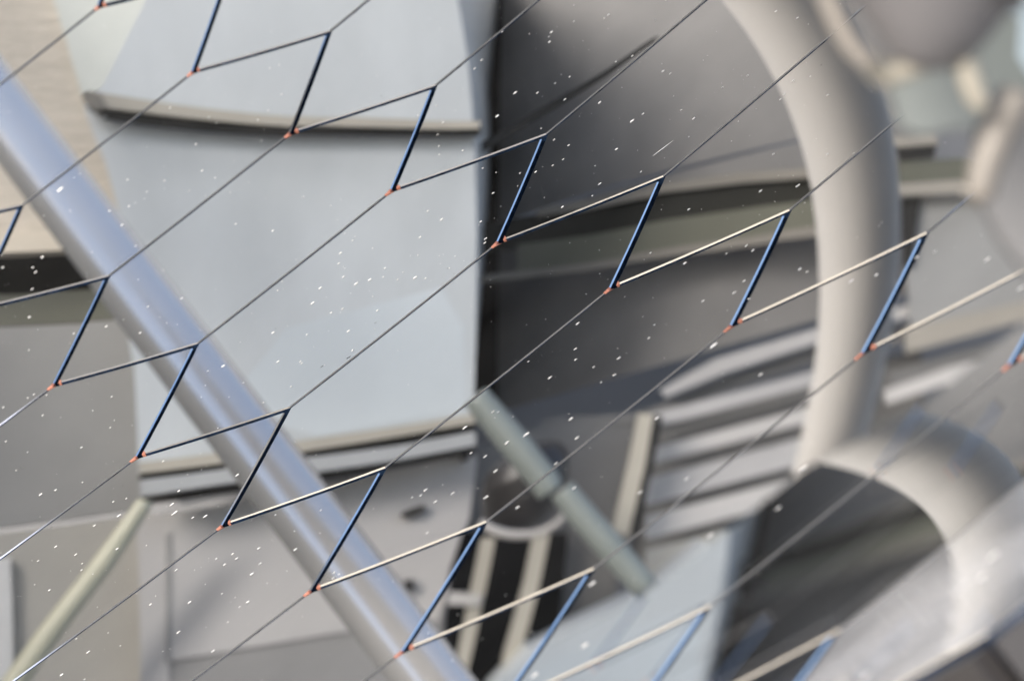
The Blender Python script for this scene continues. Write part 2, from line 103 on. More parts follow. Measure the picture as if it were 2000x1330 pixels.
FLECKS = [
    (-0.8096, 2.9915, 4.6436, 5, 0), (-0.6954, 2.7266, 4.6858, 5, 0), (-0.6717, 2.6475, 4.692, 4, 0), (-0.7216, 2.5907, 4.6509, 6, 0),
    (-0.8602, 2.8138, 4.5854, 3, 0), (-0.6943, 2.3606, 4.6428, 6, 0), (-0.7957, 2.4728, 4.5867, 5, 0), (-0.902, 2.6638, 4.5381, 6, 0),
    (-0.6556, 2.2426, 4.6565, 4, 0), (-0.7226, 2.2745, 4.6142, 4, 0), (-0.8405, 2.4779, 4.5571, 4, 0), (-0.8449, 2.4387, 4.5497, 3, 0),
    (-0.6093, 2.0562, 4.6695, 4, 0), (-0.8684, 2.4503, 4.5352, 3, 0), (-0.675, 2.1513, 4.6338, 3, 0), (-1.0442, 2.94, 4.4797, 3, 0),
    (-1.0606, 2.941, 4.469, 3, 0), (-1.0949, 2.9199, 4.4435, 15, 0), (-0.515, 2.7628, 4.8148, 4, 0), (-0.5399, 2.7891, 4.8009, 4, 0),
    (-0.5006, 2.5321, 4.796, 4, 0), (-0.5318, 2.4775, 4.7679, 4, 0), (-0.5577, 2.4614, 4.7481, 4, 0), (-0.5417, 2.2872, 4.7397, 4, 0),
    (-0.0982, 1.6448, 4.9933, 4, 0), (-0.1425, 1.668, 4.9633, 5, 0), (-0.08, 1.4843, 4.9945, 6, 0), (-0.0919, 1.42, 4.9815, 5, 0),
    (-0.0883, 1.3272, 4.978, 4, 0), (-0.0864, 1.2609, 4.9753, 4, 0), (-0.0513, 1.506, 5.0168, 2, 0), (-0.0323, 1.1677, 5.009, 5, 0),
    (0.009, 1.745, 5.0792, 6, 0), (-0.0074, 1.7195, 5.0652, 6, 0), (0.0576, 1.8467, 5.1235, 5, 0), (0.0475, 1.2428, 5.0715, 9, 0),
    (0.0154, 0.9258, 5.0316, 4, 0), (0.0397, 0.6835, 5.04, 6, 0), (0.0461, 0.8221, 5.0497, 3, 0), (-0.415, 1.651, 4.7687, 5, 0),
    (0.3049, 1.4011, 5.2723, 6, 0), (0.2949, 1.3993, 5.2647, 4, 0), (0.2263, 1.5408, 5.2234, 5, 0), (0.1744, 1.5808, 5.1878, 8, 0),
    (0.1678, 1.5612, 5.1815, 4, 0), (0.1686, 1.5184, 5.1789, 7, 0), (0.1223, 1.687, 5.1577, 3, 0), (0.0883, 1.3218, 5.1062, 9, 0),
    (0.1393, 1.202, 5.1365, 6, 0), (0.1796, 1.1795, 5.165, 4, 0), (0.2126, 1.149, 5.1879, 5, 0), (0.2002, 1.0044, 5.1711, 6, 0),
    (0.1467, 0.9146, 5.1274, 4, 0), (0.3504, 0.9635, 5.2815, 6, 0), (0.3151, 1.0114, 5.2572, 4, 0), (0.2757, 0.7916, 5.2182, 8, 0),
    (0.4121, 0.6814, 5.317, 8, 0), (0.4267, 0.6234, 5.3262, 5, 0), (0.3409, 0.4771, 5.2575, 9, 0), (0.3639, 0.4703, 5.2747, 5, 0),
    (0.4415, 0.2876, 5.3301, 5, 0), (0.4637, 0.1556, 5.3455, 7, 0), (0.4502, 0.0456, 5.3347, 4, 0), (0.5264, 0.2305, 5.3941, 5, 0),
    (0.5771, 0.1801, 5.4325, 5, 0), (0.3994, 0.1002, 5.2964, 14, 1), (0.3049, 0.3501, 5.2279, 7, 0), (0.2055, 0.6388, 5.1606, 6, 0),
    (0.1742, 0.7586, 5.1415, 6, 0), (0.193, 0.5609, 5.1492, 5, 0), (0.1703, 0.5721, 5.1326, 5, 0), (0.1335, 0.6156, 5.1067, 7, 0),
    (0.0988, 0.6916, 5.0836, 5, 0), (0.3506, 0.0436, 5.2594, 5, 0), (0.2669, 0.1773, 5.1973, 7, 0), (0.2506, 0.1277, 5.1848, 4, 0),
    (0.4049, -0.1857, 5.3011, 2, 0), (0.5653, -0.7639, 5.4369, 7, 0), (0.4062, 1.1053, 5.3308, 3, 0), (0.5288, -0.2237, 5.3959, 3, 0),
    (0.5469, -0.1132, 5.4089, 3, 0), (0.4317, 1.1981, 5.3553, 4, 0), (0.2594, 0.3402, 5.1937, 3, 0), (0.3476, 0.2246, 5.2583, 2, 0),
    (0.399, 0.0191, 5.2958, 2, 0), (0.65, 0.5045, 5.4943, 6, 0), (0.6874, 0.3336, 5.5199, 6, 0), (0.7055, 0.2252, 5.5325, 3, 0),
    (0.7707, 0.1967, 5.5832, 4, 0), (0.6378, -0.1655, 5.4793, 6, 0), (0.6293, -0.1811, 5.4728, 5, 0), (0.7121, -0.414, 5.5406, 6, 0),
    (0.6902, -0.1769, 5.5201, 4, 0), (0.6582, -0.1147, 5.4947, 6, 0), (0.5992, -0.5557, 5.4563, 5, 0), (0.6895, -0.8621, 5.537, 5, 0),
    (0.7314, -1.0035, 5.5761, 4, 0), (0.6297, -0.934, 5.4937, 9, 0), (0.6342, -1.1016, 5.5054, 3, 0), (0.7637, 0.0478, 5.5768, 4, 0),
    (0.7474, 0.3048, 5.5663, 3, 0), (-0.9389, 2.5177, 4.4959, 6, 0), (-0.8967, 2.3503, 4.5051, 7, 0), (-0.8486, 2.1252, 4.5138, 5, 0),
    (-0.584, 1.7897, 4.6628, 5, 0), (-0.7612, 1.8046, 4.5433, 4, 0), (-0.6997, 1.4996, 4.5614, 6, 0), (-0.787, 1.6043, 4.5099, 5, 0),
    (-0.7952, 1.4444, 4.4931, 7, 0), (-1.1106, 2.4967, 4.3801, 8, 0), (-1.1326, 2.4636, 4.3619, 5, 0), (-1.1213, 2.4146, 4.3638, 7, 0),
    (-1.2218, 2.6078, 4.3208, 7, 0), (-1.2308, 2.703, 4.3267, 4, 0), (-1.1214, 2.304, 4.3516, 7, 0), (-1.1137, 2.1054, 4.3364, 7, 0),
    (-0.8912, 1.6602, 4.4444, 6, 0), (-0.9774, 1.766, 4.3956, 5, 0), (-1.0955, 1.8587, 4.3257, 4, 0), (-0.8414, 1.1002, 4.4417, 5, 0),
    (-1.0546, 1.4958, 4.3244, 5, 0), (-1.0697, 1.4986, 4.3147, 4, 0), (-1.0192, 1.431, 4.3433, 4, 0), (-0.5668, 0.7747, 4.6136, 9, 0),
    (-0.6038, 0.815, 4.5898, 4, 0), (-0.5107, 0.5456, 4.6452, 3, 0), (-1.1295, 2.8006, 4.405, 3, 0), (-0.8853, 2.4571, 4.5247, 5, 0),
    (-0.5677, 1.4662, 4.6493, 2, 0), (-0.5321, 0.8704, 4.6412, 3, 0), (-1.1332, 1.547, 4.2766, 5, 0), (-0.4842, 1.549, 4.7129, 6, 0),
    (-0.3437, 1.4447, 4.8037, 4, 0), (-0.1085, 0.8957, 4.9407, 6, 0), (-0.0753, 0.7586, 4.9591, 8, 0), (-0.1231, 0.738, 4.924, 6, 0),
    (-0.3025, 1.1579, 4.8151, 3, 0), (-0.2824, 1.0665, 4.8246, 4, 0), (-0.2771, 1.0817, 4.8291, 3, 0), (-0.2328, 0.9038, 4.8521, 3, 0),
    (-0.3093, 1.0326, 4.8038, 7, 0), (-0.3112, 0.963, 4.7992, 6, 0), (-0.2953, 0.8948, 4.8074, 3, 0), (-0.2979, 0.8377, 4.8033, 6, 0),
    (-0.2004, 0.6872, 4.867, 5, 0), (-0.2647, 0.7188, 4.8224, 9, 0), (-0.2345, 0.6787, 4.8425, 8, 0), (-0.2033, 0.6289, 4.8631, 4, 0),
    (-0.1694, 0.5343, 4.8847, 5, 0), (-0.1306, 0.4573, 4.9106, 8, 0), (-0.1056, 0.3964, 4.9274, 5, 0), (-0.3512, 0.8718, 4.7671, 8, 0),
    (-0.3652, 0.7989, 4.7544, 10, 0), (-0.4461, 1.1186, 4.7124, 4, 0), (-0.455, 1.072, 4.7038, 4, 0), (-0.2233, 0.5347, 4.8463, 3, 0),
    (-0.3185, 0.6271, 4.7815, 5, 0), (-0.2923, 0.5973, 4.7991, 5, 0), (-0.211, 0.4053, 4.8522, 6, 0), (-0.4541, 0.7767, 4.6916, 8, 0),
    (-0.3709, 0.5865, 4.7435, 5, 0), (-0.2746, 0.3982, 4.8069, 7, 0), (-0.2605, 0.2302, 4.8144, 5, 0), (-0.4341, 0.5297, 4.6979, 7, 0),
    (-0.38, 0.4157, 4.7331, 5, 0), (-0.3756, 0.3952, 4.7358, 5, 0), (-0.3947, 0.2717, 4.7205, 5, 0), (-0.4558, 0.2926, 4.6782, 5, 0),
    (0.0132, 0.5336, 5.0164, 6, 0), (0.0089, 0.5186, 5.0129, 3, 0), (0.024, 0.378, 5.0209, 7, 0), (0.0231, 0.3512, 5.0198, 6, 0),
    (-0.1314, -0.3243, 4.9077, 3, 0), (-0.0773, 0.4947, 4.9498, 3, 0), (-0.0422, 0.408, 4.9734, 3, 0), (-0.1263, 0.6133, 4.9177, 4, 0),
    (-0.0222, 0.3253, 4.9864, 2, 0), (-0.0539, 0.3479, 4.9638, 3, 0), (-0.1577, 0.5591, 4.8937, 3, 0), (-0.322, 0.264, 4.7714, 3, 0),
    (-0.2763, 0.6746, 4.8128, 2, 0), (0.043, 0.4882, 5.037, 2, 0), (-0.2685, 0.1966, 4.8084, 7, 2), (-0.3281, 0.2666, 4.7672, 4, 2),
    (-0.2134, 0.3206, 4.849, 3, 2), (-0.0584, 0.3562, 4.9607, 2, 2), (0.1884, 0.2061, 5.1392, 6, 0), (0.4339, -0.5044, 5.3284, 6, 0),
    (0.3556, -0.6242, 5.2725, 4, 0), (0.355, -0.6237, 5.272, 4, 0), (0.257, -0.5043, 5.1953, 3, 0), (0.4152, -0.8931, 5.3274, 8, 0),
    (0.5251, -1.102, 5.4213, 6, 0), (0.5346, -1.1744, 5.4327, 7, 0), (0.4896, -1.051, 5.3915, 4, 0), (0.5108, -1.3603, 5.4259, 6, 0),
    (0.4915, -1.3938, 5.4133, 7, 0), (0.4383, -1.2825, 5.3655, 6, 0), (0.5136, -1.5249, 5.4396, 5, 0), (0.2096, -0.7667, 5.168, 8, 0),
    (0.2037, -0.9485, 5.1712, 6, 0), (0.2028, -1.0313, 5.1745, 6, 0), (0.2361, -1.1868, 5.2075, 6, 0), (0.2815, -1.2564, 5.2455, 8, 0),
    (0.2719, -1.3616, 5.245, 7, 0), (0.1539, -1.0308, 5.1382, 8, 0), (0.1135, -0.7894, 5.0979, 4, 0), (0.3497, -1.1962, 5.2932, 4, 0),
    (0.3374, -1.2654, 5.288, 5, 0), (0.4436, -1.684, 5.3985, 14, 0), (0.507, -2.1718, 5.4928, 9, 0), (0.3013, -0.8184, 5.2384, 2, 0),
    (0.1574, 0.2069, 5.1163, 2, 0), (0.2008, -0.1059, 5.1477, 2, 0), (0.2476, -1.3447, 5.2257, 4, 0), (0.6026, -1.5816, 5.5124, 8, 0),
    (0.6125, -1.6427, 5.525, 5, 0), (0.7093, -2.062, 5.6385, 8, 0), (0.6728, -1.965, 5.6004, 9, 0), (0.772, -2.1589, 5.698, 8, 0),
    (0.7982, -2.2198, 5.7253, 6, 0), (0.8559, -2.5838, 5.8144, 10, 0), (0.8744, -3.0009, 5.8871, 10, 0), (0.7416, -1.6915, 5.6296, 3, 0),
    (0.7361, -1.7016, 5.6262, 3, 0), (-1.0175, 1.2944, 4.3358, 5, 0), (-0.8845, 1.086, 4.4123, 4, 0), (-0.8298, 0.8713, 4.439, 4, 0),
    (-0.8228, 0.9072, 4.4452, 3, 0), (-1.1041, 1.2733, 4.2778, 5, 0), (-0.8948, 0.8608, 4.3953, 5, 0), (-1.0375, 1.0885, 4.3113, 3, 0),
    (-1.0569, 1.0042, 4.2945, 3, 0), (-0.8731, 0.5891, 4.4006, 4, 0), (-0.9763, 0.7016, 4.3356, 8, 0), (-0.9398, 0.6612, 4.3584, 6, 0),
    (-0.7843, 0.2881, 4.4538, 5, 0), (-0.7525, 0.2473, 4.4747, 4, 0), (-0.7635, 0.1544, 4.4665, 9, 0), (-0.8195, 0.1996, 4.4293, 6, 0),
    (-0.9064, 0.2275, 4.3716, 6, 0), (-0.9427, 0.2043, 4.3473, 5, 0), (-0.8515, 0.0694, 4.4071, 6, 0), (-0.8296, -0.0327, 4.4216, 4, 0),
    (-0.8276, -0.0782, 4.423, 5, 0), (-0.7508, -0.0911, 4.4746, 7, 0), (-0.897, -0.0749, 4.3768, 6, 0), (-0.7684, -0.4407, 4.4671, 4, 0),
    (-0.7661, -0.7406, 4.477, 8, 0), (-0.8019, -0.58, 4.448, 5, 0), (-0.8166, -0.7839, 4.4445, 8, 0), (-0.7597, -0.9315, 4.4886, 5, 0),
    (-0.6938, -0.8529, 4.53, 3, 0), (-0.694, -0.8498, 4.5297, 2, 0), (-0.4936, -0.1291, 4.6504, 8, 0), (-0.6267, 0.0444, 4.5587, 7, 0),
    (-0.6381, -0.0245, 4.5509, 9, 0), (-0.6259, -0.1025, 4.5594, 10, 0), (-0.631, -0.1043, 4.556, 6, 0), (-0.5538, -0.2833, 4.6104, 9, 0),
    (-0.5822, -0.2308, 4.5903, 7, 0), (-0.6782, 0.35, 4.5264, 6, 0), (-0.5986, -0.55, 4.5849, 6, 0), (-0.6434, -0.6866, 4.5582, 7, 0),
    (-0.5544, -0.8655, 4.6257, 8, 0), (-0.5669, -1.04, 4.6249, 8, 0), (-0.4255, -1.1624, 4.7291, 8, 0), (-0.4262, -0.9659, 4.7188, 9, 0),
    (-0.4414, -1.1583, 4.7178, 4, 0), (-0.5114, -0.6669, 4.6482, 6, 0), (-0.4907, -0.7541, 4.6654, 6, 0), (-0.4763, -0.7124, 4.674, 6, 0),
    (-0.4654, -0.7694, 4.6835, 6, 0), (-0.4853, -0.965, 4.6777, 4, 0), (-0.5261, -0.8068, 4.6429, 3, 0), (-0.4547, -1.0612, 4.7035, 3, 0),
    (-0.4825, -1.3632, 4.7014, 8, 0), (-0.4618, -1.2127, 4.7067, 4, 0), (-0.6809, -0.211, 4.5228, 3, 0), (-0.6122, 0.1254, 4.5689, 3, 0),
    (-0.7976, -0.1634, 4.4436, 3, 0), (-0.7293, -0.6913, 4.5001, 3, 0), (-0.9377, 0.0407, 4.3497, 3, 0), (-0.557, 0.3291, 4.6089, 3, 0),
    (-0.6356, -0.6447, 4.5623, 3, 0), (-1.046, 0.9981, 4.3014, 3, 2), (-0.9288, 0.397, 4.3592, 3, 2), (-0.0098, -0.9558, 5.0147, 9, 0),
    (0.0029, -1.183, 5.0355, 6, 0), (0.0305, -1.2864, 5.0618, 7, 0), (0.0509, -1.4539, 5.0877, 9, 0), (0.0334, -1.6064, 5.086, 9, 0),
    (0.0437, -0.9841, 5.055, 6, 0), (0.0544, -1.0137, 5.0642, 5, 0), (0.0716, -1.2985, 5.0926, 9, 0), (-0.0831, -1.2268, 4.9757, 9, 0),
    (-0.0914, -1.2423, 4.9706, 6, 0), (-0.1086, -1.2115, 4.9564, 5, 0), (-0.0619, -1.3694, 4.9998, 7, 0), (-0.0291, -1.3973, 5.0254, 7, 0),
    (-0.0744, -1.5659, 5.0045, 6, 0), (-0.3399, -1.0002, 4.7807, 8, 0), (-0.4198, -0.8038, 4.7165, 7, 0), (-0.4117, -0.9292, 4.7273, 6, 0),
    (-0.3934, -0.6305, 4.7291, 4, 0), (-0.3469, -0.8543, 4.7695, 3, 0), (-0.2955, -0.8304, 4.8047, 4, 0), (-0.3512, -1.1233, 4.779, 3, 0),
    (-0.2524, -1.3813, 4.8641, 7, 0), (-0.2532, -1.4186, 4.866, 6, 0), (-0.2417, -1.4191, 4.8742, 4, 0), (-0.3899, -1.1156, 4.7515, 3, 0),
    (0.0831, -1.1301, 5.0912, 4, 0), (0.1896, -1.4608, 5.1904, 9, 0), (0.1078, -1.3387, 5.1217, 12, 0), (0.1996, -1.6415, 5.2113, 8, 0),
    (0.091, -1.8564, 5.149, 8, 0), (0.1602, -1.725, 5.1888, 7, 0), (0.1902, -2.0138, 5.2371, 7, 0), (0.2965, -2.4127, 5.3594, 8, 0),
    (0.3363, -1.93, 5.3386, 9, 0), (0.3703, -2.5665, 5.4339, 8, 0), (0.389, -3.1408, 5.5281, 12, 0), (0.2107, -2.8606, 5.3522, 12, 0),
    (0.1936, -3.3047, 5.4059, 12, 0), (0.1164, -3.2605, 5.3412, 12, 0), (0.1138, -2.9095, 5.2868, 4, 0), (0.4854, -3.3175, 5.6302, 10, 0),
    (0.5329, -3.1508, 5.6405, 14, 0), (0.6676, -4.9756, 6.1156, 14, 0), (0.6472, -5.0809, 6.126, 12, 0), (0.5024, -5.1897, 6.0389, 12, 0),
]


# ------------------------------------------------------------------ camera, light, exposure
cam_data = bpy.data.cameras.new("camera")
cam = bpy.data.objects.new("camera", cam_data)
COL.objects.link(cam)
cam.location = CAM_LOC
cam.rotation_euler = (math.pi / 2 - PITCH, 0, 0)
cam_data.sensor_width = 36.0
cam_data.lens = LENS
cam_data.clip_start = 0.1
cam_data.clip_end = 3000
cam_data.dof.use_dof = True
cam_data.dof.focus_distance = 12.15
cam_data.dof.aperture_fstop = 5.6
scene.camera = cam

SUN_AZ, SUN_EL = math.radians(-148), math.radians(36)      # azimuth from +Y towards +X
world = bpy.data.worlds.new("World")
scene.world = world
world.use_nodes = True
wn = world.node_tree.nodes
sky = wn.new("ShaderNodeTexSky")
sky.sky_type = 'NISHITA'
sky.sun_disc = False
sky.sun_elevation = SUN_EL
sky.sun_rotation = SUN_AZ
sky.air_density = 1.0
sky.dust_density = 3.2
world.node_tree.links.new(sky.outputs[0], wn["Background"].inputs[0])
wn["Background"].inputs[1].default_value = 0.15
sun_data = bpy.data.lights.new("sun", 'SUN')
sun_data.energy = 3.0
sun_data.angle = math.radians(26)
sun_data.color = (1.0, 0.95, 0.89)
sun = bpy.data.objects.new("sun", sun_data)
COL.objects.link(sun)
sd = Vector((math.sin(SUN_AZ) * math.cos(SUN_EL), math.cos(SUN_AZ) * math.cos(SUN_EL), math.sin(SUN_EL)))
sun.rotation_euler = sd.to_track_quat('Z', 'Y').to_euler()
scene.view_settings.view_transform = 'Standard'
scene.view_settings.look = 'None'
scene.view_settings.exposure = 1.1
scene.view_settings.gamma = 1.0
scene.view_settings.use_curve_mapping = False
scene.cycles.caustics_reflective = False
scene.cycles.caustics_refractive = False
scene.cycles.sample_clamp_indirect = 6.0

# ------------------------------------------------------------------ materials
def mat(name, col, rough=0.6, metal=0.0, var=0.10, scale=1.6, bump=0.0, spec=0.5, streak=(1, 1, 1), coat=0.0):
    m = bpy.data.materials.new(name)
    m.use_nodes = True
    nt = m.node_tree
    b = nt.nodes["Principled BSDF"]
    b.inputs["Roughness"].default_value = rough
    b.inputs["Metallic"].default_value = metal
    b.inputs["Specular IOR Level"].default_value = spec
    b.inputs["Coat Weight"].default_value = coat
    tc = nt.nodes.new("ShaderNodeTexCoord")
    mp = nt.nodes.new("ShaderNodeMapping")
    mp.inputs["Scale"].default_value = streak
    nz = nt.nodes.new("ShaderNodeTexNoise")
    nz.inputs["Scale"].default_value = scale
    nz.inputs["Detail"].default_value = 7
    nz.inputs["Roughness"].default_value = 0.62
    rp = nt.nodes.new("ShaderNodeValToRGB")
    rp.color_ramp.elements[0].position = 0.30
    rp.color_ramp.elements[1].position = 0.70
    lo = [max(0.0, c * (1 - var)) for c in col]
    hi = [min(1.0, c * (1 + var)) for c in col]
    rp.color_ramp.elements[0].color = (*lo, 1)
    rp.color_ramp.elements[1].color = (*hi, 1)
    L = nt.links.new
    L(tc.outputs["Object"], mp.inputs[0]); L(mp.outputs[0], nz.inputs["Vector"])
    L(nz.outputs[0], rp.inputs[0]); L(rp.outputs[0], b.inputs["Base Color"])
    if bump:
        bp = nt.nodes.new("ShaderNodeBump")
        bp.inputs["Strength"].default_value = bump
        bp.inputs["Distance"].default_value = 0.01
        L(nz.outputs[0], bp.inputs["Height"]); L(bp.outputs[0], b.inputs["Normal"])
    return m

M = {
    'wall_grey': mat('wall_grey', (.22, .22, .225)),
    'beige_cloth': mat('beige_cloth', (.50, .455, .39), .8, var=.12, scale=10, bump=.5, streak=(1, 1, 6)),
    'pale_green': mat('pale_green', (.50, .52, .49)),
    'cream': mat('cream', (.56, .50, .41), .5),
    'tan': mat('tan', (.30, .275, .235), .5),
    'beige': mat('beige', (.40, .385, .35)),
    'beige_metal': mat('beige_metal', (.40, .37, .31), .45),
    'dark_olive': mat('dark_olive', (.022, .022, .018), .7, spec=.2),
    'olive': mat('olive', (.105, .105, .078), .5),
    'panel_grey_dark': mat('panel_grey_dark', (.15, .147, .143)),
    'dark_primer': mat('dark_primer', (.085, .082, .08), .7, spec=.2),
    'dull_tan': mat('dull_tan', (.19, .175, .15), .6),
    'panel_grey_mid': mat('panel_grey_mid', (.27, .268, .26)),
    'panel_grey_dark2': mat('panel_grey_dark2', (.25, .245, .24)),
    'panel_grey': mat('panel_grey', (.225, .218, .211), .7, var=.15, spec=.2),
    'panel_grey_light': mat('panel_grey_light', (.40, .388, .38)),
    'pale_grey': mat('pale_grey', (.48, .46, .44)),
    'white_paint': mat('white_paint', (.66, .66, .65), .5),
    'panel_blue': mat('panel_blue', (.50, .53, .545), .45, var=.13, scale=1.3, streak=(1, 1, .5)),
    'panel_blue_sheen': mat('panel_blue_sheen', (.52, .565, .59), .45, var=.05),
    'duct_blue': mat('duct_blue', (.36, .37, .375), .35),
    'rubber_shadow_black': mat('rubber_shadow_black', (.025, .024, .022), .6, spec=.2),  # rubber parts, and the strip drawn as the post's shadow
    'recess_shade_black': mat('recess_shade_black', (.008, .008, .008), .8, spec=.05),  # near black, recess shade put into the colour
    'cabinet_grey': mat('cabinet_grey', (.44, .425, .415), .5, var=.06),
    'slate': mat('slate', (.10, .115, .13), .5),
    'tube_paint': mat('tube_paint', (.58, .57, .56), .25, metal=.8, var=.04),
    'tube_paint_matt': mat('tube_paint_matt', (.44, .425, .41), .6, metal=.0, spec=.25, var=.04),
    'green_pipe': mat('green_pipe', (.44, .43, .33), .45),
    'green_pipe2': mat('green_pipe2', (.20, .222, .208), .4),
    'drum_dark': mat('drum_dark', (.022, .02, .02), .4),
    'drum_rim': mat('drum_rim', (.42, .40, .38), .4),
    'fg_grey': mat('fg_grey', (.105, .102, .105), .5),
    'fg_grey2': mat('fg_grey2', (.115, .115, .116), .5),
    'fg_tan': mat('fg_tan', (.145, .132, .115), .5),
    'fg_green': mat('fg_green', (.115, .13, .127), .5),
    'fg_cream': mat('fg_cream', (.21, .195, .16), .45),
    'sky_blue_panel': mat('sky_blue_panel', (.13, .165, .185), .5),
    'dark_green': mat('dark_green', (.05, .06, .058), .6),
    'cream_wall': mat('cream_wall', (.40, .365, .31), .7, var=.05),
    'roof_grey': mat('roof_grey', (.16, .155, .155), .8),
    'concrete': mat('concrete', (.30, .29, .275), .8, scale=.8),
    'brown_dark': mat('brown_dark', (.035, .026, .022), .6),
    'glass_side': mat('glass_side', (.010, .020, .042), .22, var=.7, scale=30, bump=.6),
    'bevel': mat('bevel', (.94, .95, .96), .07, metal=1.0, var=.04, scale=25),
    'red_paint': mat('red_paint', (.34, .14, .095), .6, var=.25, scale=60),
    'fleck_white': mat('fleck_white', (.88, .87, .84), .7, var=.03),
    'fleck_dark': mat('fleck_dark', (.02, .018, .015), .7),
    'steel_dark': mat('steel_dark', (.030, .028, .028), .45),
}

def mirror_mat(name, haze, hcol):
    m = bpy.data.materials.new(name)
    m.use_nodes = True
    nt = m.node_tree
    nt.nodes.remove(nt.nodes["Principled BSDF"])
    out = nt.nodes["Material Output"]
    gl = nt.nodes.new("ShaderNodeBsdfGlossy")
    gl.inputs["Roughness"].default_value = 0.0
    gl.inputs["Color"].default_value = (.90, .915, .925, 1)
    df = nt.nodes.new("ShaderNodeBsdfDiffuse")
    df.inputs["Color"].default_value = hcol
    tc = nt.nodes.new("ShaderNodeTexCoord")
    n1 = nt.nodes.new("ShaderNodeTexNoise")
    n1.inputs["Scale"].default_value = 260
    n1.inputs["Detail"].default_value = 4
    n2 = nt.nodes.new("ShaderNodeTexNoise")
    n2.inputs["Scale"].default_value = 3.0
    n2.inputs["Detail"].default_value = 6
    mul = nt.nodes.new("ShaderNodeMath"); mul.operation = 'MULTIPLY'
    mr = nt.nodes.new("ShaderNodeMapRange")
    mr.inputs[1].default_value = .12; mr.inputs[2].default_value = .45
    mr.inputs[3].default_value = haze * .35; mr.inputs[4].default_value = haze * 1.8
    mix = nt.nodes.new("ShaderNodeMixShader")
    L = nt.links.new
    L(tc.outputs["Object"], n1.inputs["Vector"]); L(tc.outputs["Object"], n2.inputs["Vector"])
    L(n1.outputs[0], mul.inputs[0]); L(n2.outputs[0], mul.inputs[1]); L(mul.outputs[0], mr.inputs[0])
    L(mr.outputs[0], mix.inputs[0]); L(gl.outputs[0], mix.inputs[1]); L(df.outputs[0], mix.inputs[2])
    L(mix.outputs[0], out.inputs[0])
    return m

M['mirror'] = mirror_mat('silvered_glass', .011, (.6, .6, .6, 1))
M['mirror_hazy'] = mirror_mat('hazy_silvered_glass', .26, (.62, .62, .63, 1))

# ------------------------------------------------------------------ helpers
def link_mesh(name, bm, mats, parent=None, loc=None, smooth=False):
    me = bpy.data.meshes.new(name)
    bm.to_mesh(me); bm.free()
    for m in (mats if isinstance(mats, (list, tuple)) else [mats]):
        me.materials.append(M[m])
    if smooth:
        for p in me.polygons:
            p.use_smooth = True
    o = bpy.data.objects.new(name, me)
    COL.objects.link(o)
    if loc is not None:
        o.location = loc
    if parent is not None:
        o.parent = parent
    return o

def thing(name, label, cat, loc=(0, 0, 0), group=None):
    o = bpy.data.objects.new(name, None)
    o.empty_display_size = .1
    COL.objects.link(o)
    o.location = loc
    o["label"] = label; o["category"] = cat
    if group:
        o["group"] = group
    return o

def tag(o, label=None, cat=None, group=None, kind=None):
    if label: o["label"] = label
    if cat: o["category"] = cat
    if group: o["group"] = group
    if kind: o["kind"] = kind
    return o

WAZ = math.radians(-14.5)
H = Vector((math.sin(WAZ), math.cos(WAZ), 0)); U = Vector((math.cos(WAZ), -math.sin(WAZ), 0)); V = Vector((0, 0, 1))
WO = Vector(WALL_O)
def wpt(p):
    return WO + U * p[0] + V * p[1] - H * p[2]

def prism(pts, back, origin):
    """closed slab: polygon front face and the same outline moved by `back`, softened front rim"""
    bm = bmesh.new()
    f = [bm.verts.new(p - origin) for p in pts]
    b = [bm.verts.new(p - origin + back) for p in pts]
    n = len(pts)
    ff = bm.faces.new(f); bm.faces.new(b[::-1])
    for i in range(n):
        bm.faces.new((f[i], b[i], b[(i + 1) % n], f[(i + 1) % n]))
    bmesh.ops.recalc_face_normals(bm, faces=bm.faces)
    bmesh.ops.triangulate(bm, faces=[ff])
    return bm

def smooth_path(pts, rad, sub=6):
    P, R = [], []
    n = len(pts)
    for i in range(n - 1):
        p0, p1, p2, p3 = pts[max(i - 1, 0)], pts[i], pts[i + 1], pts[min(i + 2, n - 1)]
        for k in range(sub):
            t = k / sub
            P.append(.5 * ((2 * p1) + (p2 - p0) * t + (2 * p0 - 5 * p1 + 4 * p2 - p3) * t * t + (3 * p1 - p0 - 3 * p2 + p3) * t ** 3))
            R.append(rad[i] * (1 - t) + rad[i + 1] * t)
    P.append(pts[-1]); R.append(rad[-1])
    return P, R

def tube_bm(pts, rad, origin, seg=32, sub=6):
    P, R = smooth_path(pts, rad, sub)
    bm = bmesh.new()
    rings = []
    ref = Vector((0, 0, 1))
    t0 = (P[1] - P[0]).normalized()
    a = t0.cross(ref).normalized()
    for i, p in enumerate(P):
        t = (P[min(i + 1, len(P) - 1)] - P[max(i - 1, 0)]).normalized()
        a = (a - t * a.dot(t)).normalized()
        b = t.cross(a)
        rings.append([bm.verts.new(p - origin + (a * math.cos(2 * math.pi * k / seg) + b * math.sin(2 * math.pi * k / seg)) * R[i]) for k in range(seg)])
    for i in range(len(rings) - 1):
        for k in range(seg):
            bm.faces.new((rings[i][k], rings[i][(k + 1) % seg], rings[i + 1][(k + 1) % seg], rings[i + 1][k]))
    bm.faces.new(rings[0][::-1]); bm.faces.new(rings[-1])
    bmesh.ops.recalc_face_normals(bm, faces=bm.faces)
    return bm

# ------------------------------------------------------------------ setting
bm = bmesh.new()
bmesh.ops.create_grid(bm, x_segments=8, y_segments=8, size=400)
tag(link_mesh('floor', bm, 'concrete'), kind='structure')

def slab_thing(name, label, cat, corners, back, m):
    o = Vector(corners[0])
    ob = link_mesh(name, prism([Vector(c) for c in corners], Vector(back), o), m, loc=o)
    return tag(ob, label, cat)

